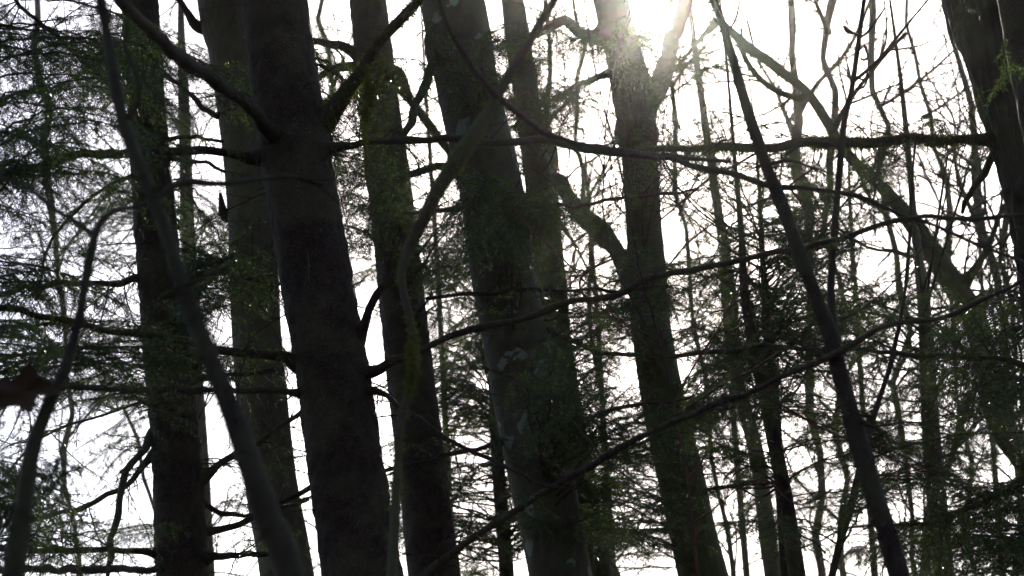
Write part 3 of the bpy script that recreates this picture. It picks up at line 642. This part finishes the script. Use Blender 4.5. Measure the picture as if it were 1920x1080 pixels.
# right hand group
N1 = conifer('dark young fir right of centre, its narrow stem crossing behind the leaning sapling low down', 9.6, [(1378, 300, 8), (1390, 430, 12), (1398, 560, 18), (1422, 680, 26), (1450, 820, 28), (1475, 950, 30), (1495, 1080, 32)], M_SPRUCE, seed=31, top=7.2)
N2 = conifer('slender fir stem rising close beside the dark young fir, right of centre', 9.9, [(1425, 380, 7), (1432, 520, 12), (1440, 640, 16), (1452, 740, 18), (1475, 1080, 24)], M_SPRUCE, seed=32, top=6.6)
N3 = conifer('small fir with a bare pointed leader standing clear of the others at right', 7.6, [(1716, 262, 3), (1710, 340, 5), (1705, 450, 6), (1695, 560, 7), (1668, 690, 9), (1632, 800, 11), (1600, 930, 14), (1560, 1080, 16)], M_LIMB, seed=33, top=0, kind='limb')
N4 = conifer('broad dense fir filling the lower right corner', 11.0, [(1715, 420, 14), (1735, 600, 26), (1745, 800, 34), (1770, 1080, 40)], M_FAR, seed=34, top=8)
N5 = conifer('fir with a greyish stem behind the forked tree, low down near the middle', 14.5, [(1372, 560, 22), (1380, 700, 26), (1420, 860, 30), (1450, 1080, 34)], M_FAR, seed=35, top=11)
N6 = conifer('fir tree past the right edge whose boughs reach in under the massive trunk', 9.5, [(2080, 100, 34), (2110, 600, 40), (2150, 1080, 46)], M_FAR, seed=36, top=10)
zone(N1, 1400, 560, 150, 170, 56, (-.9, .9), 'flat', seed=1)
zone(N1, 1430, 860, 190, 210, 31, (-1, 1), 'flat', seed=2)
zone(N2, 1480, 640, 160, 200, 65, (-.9, .9), 'flat', seed=3)
zone(N2, 1500, 420, 110, 110, 36, (-.8, .8), 'up', seed=4)
zone(N3, 1640, 880, 130, 150, 26, (-.6, .6), 'flat', seed=5)
zone(N4, 1720, 640, 170, 130, 28, (-1.2, 1.2), 'flat', seed=6)
zone(N4, 1750, 880, 200, 220, 42, (-1.2, 1.2), 'flat', seed=7)
zone(N5, 1380, 760, 170, 300, 39, (-1, 1), 'flat', seed=8)
zone(N6, 1850, 620, 90, 120, 46, (-1, 1), 'droop', seed=9)
zone(N6, 1860, 980, 110, 100, 46, (-1, 1), 'flat', seed=10)
# centre
N7 = conifer('shaded fir whose dark stem shows low down, just left of the lichen-spotted trunk', 12.5, [(905, 500, 16), (925, 700, 22), (932, 850, 24), (950, 1080, 28)], M_SPRUCE, seed=37, top=8.5)
zone(N7, 890, 620, 150, 170, 82, (-1, 1), 'flat', seed=11)
zone(N7, 900, 900, 170, 190, 95, (-1, 1), 'flat', seed=12)
zone(N7, 1120, 900, 130, 190, 56, (-1, 1), 'flat', seed=13)
zone(D, 1010, 360, 110, 80, 16, (-1.2, -.3), 'droop', seed=14)
zone(D, 930, 330, 130, 60, 18, (-1.3, -.4), 'droop', seed=24)
zone(D, 1080, 700, 110, 110, 25, (-1.2, -.2), 'flat', seed=15)
zone(D, 1120, 880, 120, 160, 28, (-1.2, .6), 'flat', seed=16)
zone(D, 900, 60, 110, 60, 18, (-.9, -.3), 'droop', seed=17)
zone(E, 1290, 330, 60, 60, 7, (-1.2, -.4), 'up', seed=61)
zone(E, 1150, 90, 110, 90, 19, (-1.2, -.3), 'droop', seed=62)
zone(E, 1270, 60, 70, 60, 7, (-1, -.3), 'droop', seed=63)
zone(N2, 1330, 400, 80, 70, 10, (-.8, .8), 'up', seed=64)
zone(N4, 1790, 250, 110, 60, 4, (-2.5, -1.5), 'droop', seed=65)
zone(A, 380, 150, 60, 90, 6, (-.6, .6), 'droop', seed=75)
zone(A, 390, 420, 40, 90, 7, (-.4, .8), 'droop', seed=76)
zone(A, 400, 830, 40, 140, 6, (-.2, .8), 'flat', seed=77)
zone(N7, 850, 780, 50, 260, 26, (-1, 1), 'flat', seed=81)
zone(N7, 860, 540, 60, 100, 12, (-1.4, .5), 'droop', seed=82)
zone(D3, 1110, 740, 80, 160, 14, (-1, .8), 'flat', seed=83)
zone(N5, 1330, 600, 70, 90, 7, (-1, 1), 'flat', seed=84)
zone(D2, 700, 330, 80, 90, 32, (-1, -.3), 'droop', seed=18)
zone(D2, 800, 420, 90, 120, 37, (-1, .5), 'droop', seed=19)
zone(D3, 1000, 130, 90, 110, 37, (-1, 0), 'droop', seed=20)
zone(D3, 1090, 560, 110, 60, 27, (-1, .5), 'flat', seed=21)
zone(E, 1210, 500, 90, 60, 28, (-1.2, -.3), 'droop', seed=22)
zone(E, 1180, 900, 130, 160, 44, (-1.2, 1), 'flat', seed=23)
zone(E, 1290, 720, 80, 120, 28, (-1.2, -.2), 'flat', seed=25)
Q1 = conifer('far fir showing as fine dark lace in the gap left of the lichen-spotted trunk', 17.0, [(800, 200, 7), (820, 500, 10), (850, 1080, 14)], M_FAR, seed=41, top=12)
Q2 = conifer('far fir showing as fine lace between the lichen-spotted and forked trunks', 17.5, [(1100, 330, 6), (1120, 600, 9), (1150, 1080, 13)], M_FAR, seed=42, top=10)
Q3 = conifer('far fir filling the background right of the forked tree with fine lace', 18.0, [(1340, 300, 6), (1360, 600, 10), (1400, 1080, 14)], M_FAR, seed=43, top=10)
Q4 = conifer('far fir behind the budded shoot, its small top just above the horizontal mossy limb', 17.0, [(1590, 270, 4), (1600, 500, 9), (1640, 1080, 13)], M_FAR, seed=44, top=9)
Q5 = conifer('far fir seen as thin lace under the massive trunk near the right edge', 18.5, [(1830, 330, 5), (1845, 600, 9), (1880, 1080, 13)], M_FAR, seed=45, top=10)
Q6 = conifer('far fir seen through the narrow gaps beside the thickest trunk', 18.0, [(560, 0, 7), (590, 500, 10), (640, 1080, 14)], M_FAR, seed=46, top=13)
zone(Q1, 810, 450, 90, 260, 54, (-1.5, 1.5), 'flat', seed=51)
zone(Q1, 880, 850, 110, 260, 44, (-1.5, 1.5), 'droop', seed=52)
zone(Q2, 1110, 560, 110, 180, 34, (-1.5, 1.5), 'flat', seed=53)
zone(Q2, 1140, 880, 120, 220, 44, (-1.5, 1.5), 'droop', seed=54)
zone(Q3, 1340, 560, 130, 220, 44, (-1.5, 1.5), 'flat', seed=55)
zone(Q3, 1380, 880, 130, 220, 36, (-1.5, 1.5), 'droop', seed=56)
zone(Q4, 1600, 470, 130, 170, 40, (-1.5, 1.5), 'flat', seed=57)
zone(Q4, 1620, 800, 130, 260, 34, (-1.5, 1.5), 'droop', seed=58)
zone(Q5, 1840, 480, 90, 140, 14, (-1.5, 1.5), 'droop', seed=59)
zone(Q5, 1850, 860, 90, 220, 26, (-1.5, 1.5), 'flat', seed=60)
zone(Q6, 590, 120, 120, 130, 16, (-1.5, 1.5), 'droop', seed=61)
zone(N4, 1560, 560, 120, 130, 12, (-1, 1), 'droop', seed=93)
zone(Q6, 660, 420, 60, 220, 18, (-1.5, 1.5), 'droop', seed=62)
zone(Q6, 560, 850, 120, 250, 24, (-1.5, 1.5), 'flat', seed=63)

# left
N8 = conifer('big fir just past the left edge whose drooping sprays fill the upper left corner', 6.6, [(-190, -60, 60), (-170, 400, 66), (-150, 1080, 74)], M_SPRUCE, seed=38, top=13)
zone(N8, 110, 90, 140, 110, 28, (-.9, .9), 'droop', seed=30)
zone(N8, 60, 260, 110, 60, 14, (-.9, .9), 'droop', seed=31)
zone(N8, 60, 470, 100, 110, 17, (-.9, .9), 'droop', seed=32)
zone(N8, 80, 640, 130, 70, 17, (-.9, .9), 'flat', seed=33)
zone(N8, 80, 920, 110, 130, 21, (-.9, .9), 'flat', seed=34)
N9 = conifer('far slim fir seen in the bright gaps between the left-hand trunks', 15.0, [(345, 200, 22), (352, 420, 26), (366, 700, 30), (378, 900, 32), (386, 1080, 34)], M_FAR, seed=39, top=11)
zone(N9, 350, 120, 90, 100, 47, (-1.5, 1.5), 'droop', seed=35)
zone(N9, 380, 420, 60, 120, 32, (-1.5, 1.5), 'droop', seed=36)
zone(N9, 220, 700, 110, 120, 42, (-1.5, 1.5), 'flat', seed=37)
zone(N9, 200, 420, 100, 100, 32, (-1.5, 1.5), 'flat', seed=38)
zone(N9, 240, 880, 90, 150, 14, (-1.5, 1.5), 'droop', seed=91)
zone(N9, 420, 700, 60, 250, 14, (-1.5, 1.5), 'droop', seed=92)
zone(A, 200, 80, 90, 70, 27, (-.9, .5), 'droop', seed=39)
zone(A, 410, 560, 50, 60, 17, (-.5, .9), 'flat', seed=40)
zone(Cc, 640, 200, 40, 90, 13, (.5, 1.2), 'droop', seed=41)

# small near shoots, the dead leaf and hanging moss
def shoot(t, px, py, Y, dx, dy, size, material, label=None, seed=0):
    rng = np.random.default_rng(seed); b = make_bough(size, .25, .05, rng, .1, ndl=.024, wdl=.0026, pitch=.0026, start=.1)
    a = P(px, py, Y); x = norm(P(px+dx, py+dy, Y-.12)-a); z = np.array([0, 0, 1.0]); y = norm(np.cross(z, x)); z = np.cross(x, y)
    M = np.stack([x, y, z]); w, l = b
    for q in (w, l): q.v = [v@M+a for v in q.v]
    o = w.build('branch', [M_LIMB], t.root, t.o); lf = l.build('foliage', [material], o, t.o)
    if label: lf['label'] = label
shoot(D, 950, 975, 6.7, 30, 22, .17, M_NEEDLE_B, 'bright fresh green sprig catching light', 1)
shoot(F, 1895, 70, 6.2, -20, 75, .24, M_NEEDLE_B, 'bright green sprig hanging before the massive trunk', 2)
shoot(F, 1815, 0, 6.9, -10, 50, .18, M_NEEDLE, None, 3)
shoot(F, 1905, 130, 6.2, -45, 30, .22, M_NEEDLE_B, None, 4)
def strands(t, pts, Y, n, ln, seed):
    rng = np.random.default_rng(seed); mb = MB()
    c = spline(np.array([[*P(x, y, Y), .004] for x, y in pts]), .02)
    tube(mb, c[:, :3], np.full(len(c), .0035), 5); fuzz(mb, c[:, :3], np.full(len(c), .006), n, ln, .0035, rng, down=.7)
    mb.build('moss', [M_MOSS], t.root, t.o)
strands(Cc, [(690, 120), (688, 180), (684, 240), (686, 300), (690, 345)], 6.75, 700, .022, 1)
strands(Cc, [(722, 95), (712, 135), (700, 170), (692, 200)], 6.7, 600, .025, 2)
strands(K1, [(768, 640), (772, 690), (765, 740)], 4.55, 400, .02, 3)
def dead_leaf():
    a = P(45, 735, 3.85); root = thing('dead_leaf', 'withered brown leaf caught on the blurred forked stem at left', 'leaf', a)
    mb = MB(); n = 25; rng = np.random.default_rng(4); th = np.linspace(0, 2*math.pi, n)[:-1]
    lob = .055*(1+.38*np.cos(5*th)**2*np.sign(np.cos(5*th))+rng.normal(0, .06, n-1)); rings = []
    for f in (0.02, .35, .7, 1.0):
        r = lob*f; rings.append(np.stack([r*np.cos(th)*1.25, .02*np.sin(3*th+1)*f+.25*r*np.cos(th)**2*f-.1*f*f*.2, r*np.sin(th)*.85], 1))
    for side in (0, .0012):
        v = np.concatenate(rings)+np.array([0, side, 0]); m_ = n-1; i = np.arange(4*m_).reshape(4, m_); j = np.roll(i, -1, 1)
        mb.add(v, np.stack([i[:-1], j[:-1], j[1:], i[1:]], -1).reshape(-1, 4))
    mb.build('blade', [M_DEAD], root)
    mb = MB(); c = spline(np.array([[0.0, 0, .0], [.03, .0, .03], [.075, 0, .035], [.11, .02, .02]]), .01); tube(mb, c, np.full(len(c), .0014), 6); mb.build('stalk', [M_TWIG], root)
dead_leaf()

for k, (t, n) in enumerate(((A, 26), (B, 22), (Cc, 26), (D2, 22), (D, 20), (D3, 14), (E, 20), (G, 6), (N9, 14), (F, 12))): dead_twigs(t, -30, 1100, n, seed=k)
# short shoots along the limbs, and crown boughs added above the picture for shade
for t, c, n, sz in SPR: sprigs(t, c, n, seed=n, size=sz)
for k, t in enumerate((A, B, Cc, D2, D, N8, N9, F2)): canopy(t, 5.2, 10.5, 70, k)
for k, t in enumerate((N4, N6, N7)): canopy(t, 6, 9.5, 40, k+20)

# unseen firs added round the viewpoint to shade the near stems
for k, (x, y, wh) in enumerate(((-4.5, -3.5, 'close behind on the left'), (.6, -5.5, 'straight behind'), (4.8, -3.2, 'close behind on the right'), (-7.5, 1.5, 'directly to the left'), (7.6, .8, 'directly to the right'), (-2.5, -8, 'far behind, a little left'), (3.6, -8.5, 'far behind, a little right'), (-9, -4, 'far back on the left'), (9.5, -5, 'far back on the right'))):
    t = Tree('fir_tree', 'fir added for shade outside the picture, '+wh+' of the viewpoint', 'conifer', 9, [(960, 0, 60), (960, 1080, 70)], M_SPRUCE, 'smooth', .004, 16, top=13, seed=200+k, group='shade firs added round the viewpoint', step=.2)
    t.root.location = (x, y, 0); t.c[:, 0] += x-t.o[0]; t.c[:, 1] += y-t.o[1]; t.o = np.array([x, y, 0.0])
    rg = np.random.default_rng(k+60)
    for _ in range(90):
        z = rg.uniform(1.6, 12); pp, _r = t.at_z(z); a = rg.uniform(0, 6.283); h = rg.uniform(.7, 1.4)
        bough(t, pp, pp+np.array([math.cos(a)*h, math.sin(a)*h, -.15]), 'flat', rg)

# ------------------------------------------------------------ leafless trees further off
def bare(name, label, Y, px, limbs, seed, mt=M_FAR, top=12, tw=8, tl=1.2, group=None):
    t = Tree(name, label, 'tree', Y, px, mt, 'smooth', .008, 20, top=top, seed=seed, step=.06, group=group, wig=.05)
    auto = np.random.default_rng(seed+500)
    for _ in range(17):
        i = auto.integers(len(t.c)//4, len(t.c)*3//4); q = t.c[i]; sv = auto.normal(0, 1, 3); sv[2] = abs(sv[2])+.9; mb = MB()
        twig_walk(mb, q[:3], norm(sv), auto.uniform(1.2, 2.6), min(.018, q[3]*.5), auto, 3, bend=.22, seg=6, kids=(3, 5), step=.10)
        mb.build('branch', [mt], t.root, t.o)
    rng = np.random.default_rng(seed)
    for k, l in enumerate(limbs): t.limb(l, Y, Y+rng.uniform(-1, 1), mt, twigs=tw, tl=tl, tr=.012, snap=True, jit=3, seed=seed+k, step=.08, seg=7, depth=2, spread=.7)
    mb = MB()
    return t
bare('bare_tree', 'mossy leafless tree slanting down to the right behind the horizontal mossy limb', 13.0,
     [(1340, 40, 12.8), (1390, 95, 17.0), (1440, 135, 18.7), (1490, 172, 19.6), (1555, 240, 21.2), (1610, 306, 22.9), (1665, 358, 25.5), (1740, 450, 32.3), (1795, 540, 40.8), (1840, 640, 42.5), (1900, 800, 45.9)],
     [[(1340, 45, 12), (1300, 85, 9), (1260, 130, 7), (1215, 160, 5)], [(1500, 185, 12), (1450, 165, 11), (1410, 130, 9), (1380, 80, 7)], [(1560, 250, 12), (1600, 180, 10), (1650, 110, 8), (1700, 60, 6)], [(1800, 540, 16), (1850, 470, 12), (1880, 380, 9)]], 51, M_MOSSY, top=8.4, tw=4, tl=.8)
bare('bare_tree', 'straight grey leafless tree, left of the pair under the top right sky', 19.0, [(1478, -20, 14), (1488, 100, 15), (1490, 200, 20), (1500, 330, 23), (1520, 600, 15), (1540, 1080, 18)],
     [[(1488, 250, 11), (1455, 170, 7), (1420, 110, 6), (1400, 40, 6)], [(1492, 220, 11), (1540, 150, 9), (1590, 90, 8), (1640, -10, 7)]], 52, tw=7)
bare('bare_tree', 'straight grey leafless tree with a fork, right of the pair under the top right sky', 18.0, [(1560, -20, 17), (1556, 60, 15), (1555, 160, 14), (1552, 260, 15), (1560, 500, 10), (1580, 1080, 13)],
     [[(1553, 60, 10), (1535, 20, 8), (1520, -40, 7)]], 53, tw=6)
bare('bare_tree', 'thin wavy leafless tree just right of the budded shoot, upper right', 17.0, [(1636, -20, 12), (1640, 120, 11), (1650, 260, 12), (1668, 420, 14), (1690, 700, 10), (1710, 1080, 11)],
     [[(1645, 200, 7), (1700, 170, 6), (1760, 120, 5), (1810, 70, 4)], [(1660, 400, 7), (1620, 350, 6), (1600, 280, 4)]], 54, tw=7)
bare('bare_tree', 'thin leafless tree with zigzag twigs left of the massive trunk, upper right', 20.0, [(1700, -20, 8), (1720, 120, 8), (1745, 260, 10), (1775, 400, 12), (1800, 700, 8), (1820, 1080, 10)],
     [[(1730, 220, 6), (1770, 190, 5), (1830, 150, 4), (1880, 90, 4)], [(1760, 330, 6), (1800, 250, 5), (1790, 160, 4), (1770, 60, 4)]], 55, tw=8)
bare('bare_tree', 'pale leafless trunk in the gap below the horizontal limb at right', 16.0, [(1815, 200, 13), (1838, 330, 15), (1865, 480, 18), (1880, 620, 11), (1900, 860, 13), (1910, 1080, 15)],
     [[(1870, 500, 6), (1830, 420, 7), (1790, 330, 6)]], 56, tw=6)
bare('bare_tree', 'slim straight leafless trunk nearest the right edge below the massive trunk', 15.0, [(1885, 260, 9), (1890, 350, 12), (1892, 480, 12), (1900, 620, 8), (1925, 1080, 10)], [], 57)
bare('bare_tree', 'grey trunk leaning to the right among the firs at lower right', 15.5, [(1900, 560, 7), (1850, 680, 10), (1810, 780, 11), (1770, 880, 13), (1742, 960, 15), (1730, 1080, 18)],
     [], 58, top=9)
bare('bare_tree', 'slim grey leafless tree between the forked tree and the lichen-spotted trunk', 17.0, [(1020, 0, 10), (1030, 100, 11), (1034, 200, 13), (1040, 340, 15), (1046, 500, 10), (1070, 800, 12), (1090, 1080, 13)],
     [[(1034, 220, 9), (1070, 180, 7), (1120, 150, 4)], [(1040, 400, 11), (1080, 460, 7), (1130, 560, 4)]], 59, tw=6, tl=.9)
bare('bare_tree', 'thin leafless tree seen in the bright gap left of the forked tree', 21.0, [(1085, -20, 7), (1090, 200, 9), (1100, 420, 11), (1120, 700, 8), (1150, 1080, 10)],
     [[(1098, 380, 7), (1140, 300, 5), (1170, 200, 4)]], 60, tw=7)
bare('bare_tree', 'leafless tree catching the glow right of the forked tree', 19.0, [(1255, -20, 8), (1262, 150, 9), (1275, 330, 11), (1290, 520, 8), (1330, 800, 10), (1370, 1080, 11)],
     [[(1262, 160, 6), (1300, 110, 5), (1345, 60, 5)], [(1275, 400, 6), (1310, 330, 5), (1330, 240, 4)]], 61, tw=7)
bare('bare_tree', 'thin leafless tree behind the blurred stem at far left', 20.0, [(70, -20, 12), (90, 300, 13), (120, 700, 10), (140, 1080, 11)], [[(100, 500, 4), (160, 420, 6), (220, 330, 4)]], 62, tw=6)
bare('bare_tree', 'thin leafless tree in the gap left of the thickest trunk, near the top', 20.0, [(600, -20, 10), (610, 300, 11), (640, 700, 8), (660, 1080, 10)], [[(606, 200, 6), (650, 100, 5), (700, 10, 4)]], 63, tw=6)
bare('bare_tree', 'thin leafless tree leaning behind the left-hand spruce, lower left', 18.0, [(240, 760, 6), (262, 850, 7), (285, 950, 8), (300, 1080, 8)], [], 64, top=6)

# ------------------------------------------------------------ haze, which also stands in for the lens glare round the sun
mb = MB(); x0, x1, y0, y1, z0, z1 = -60, 60, -30, 90, -1.2, 16.2
v = [(x, y, z) for z in (z0, z1) for x, y in ((x0, y0), (x1, y0), (x1, y1), (x0, y1))]
mb.add(v, [(3, 2, 1, 0), (4, 5, 6, 7), (0, 1, 5, 4), (1, 2, 6, 5), (2, 3, 7, 6), (3, 0, 4, 7)], smooth=False)
M = bpy.data.materials.new('haze_air'); M.use_nodes = True; n = M.node_tree; n.nodes.clear()
vo = n.nodes.new('ShaderNodeVolumePrincipled'); vo.inputs['Color'].default_value = (.95, .93, .88, 1)
vo.inputs['Density'].default_value = .00032; vo.inputs['Anisotropy'].default_value = .955
ou = n.nodes.new('ShaderNodeOutputMaterial'); n.links.new(vo.outputs[0], ou.inputs['Volume'])
hz = mb.build('haze', [M]); hz['kind'] = 'stuff'
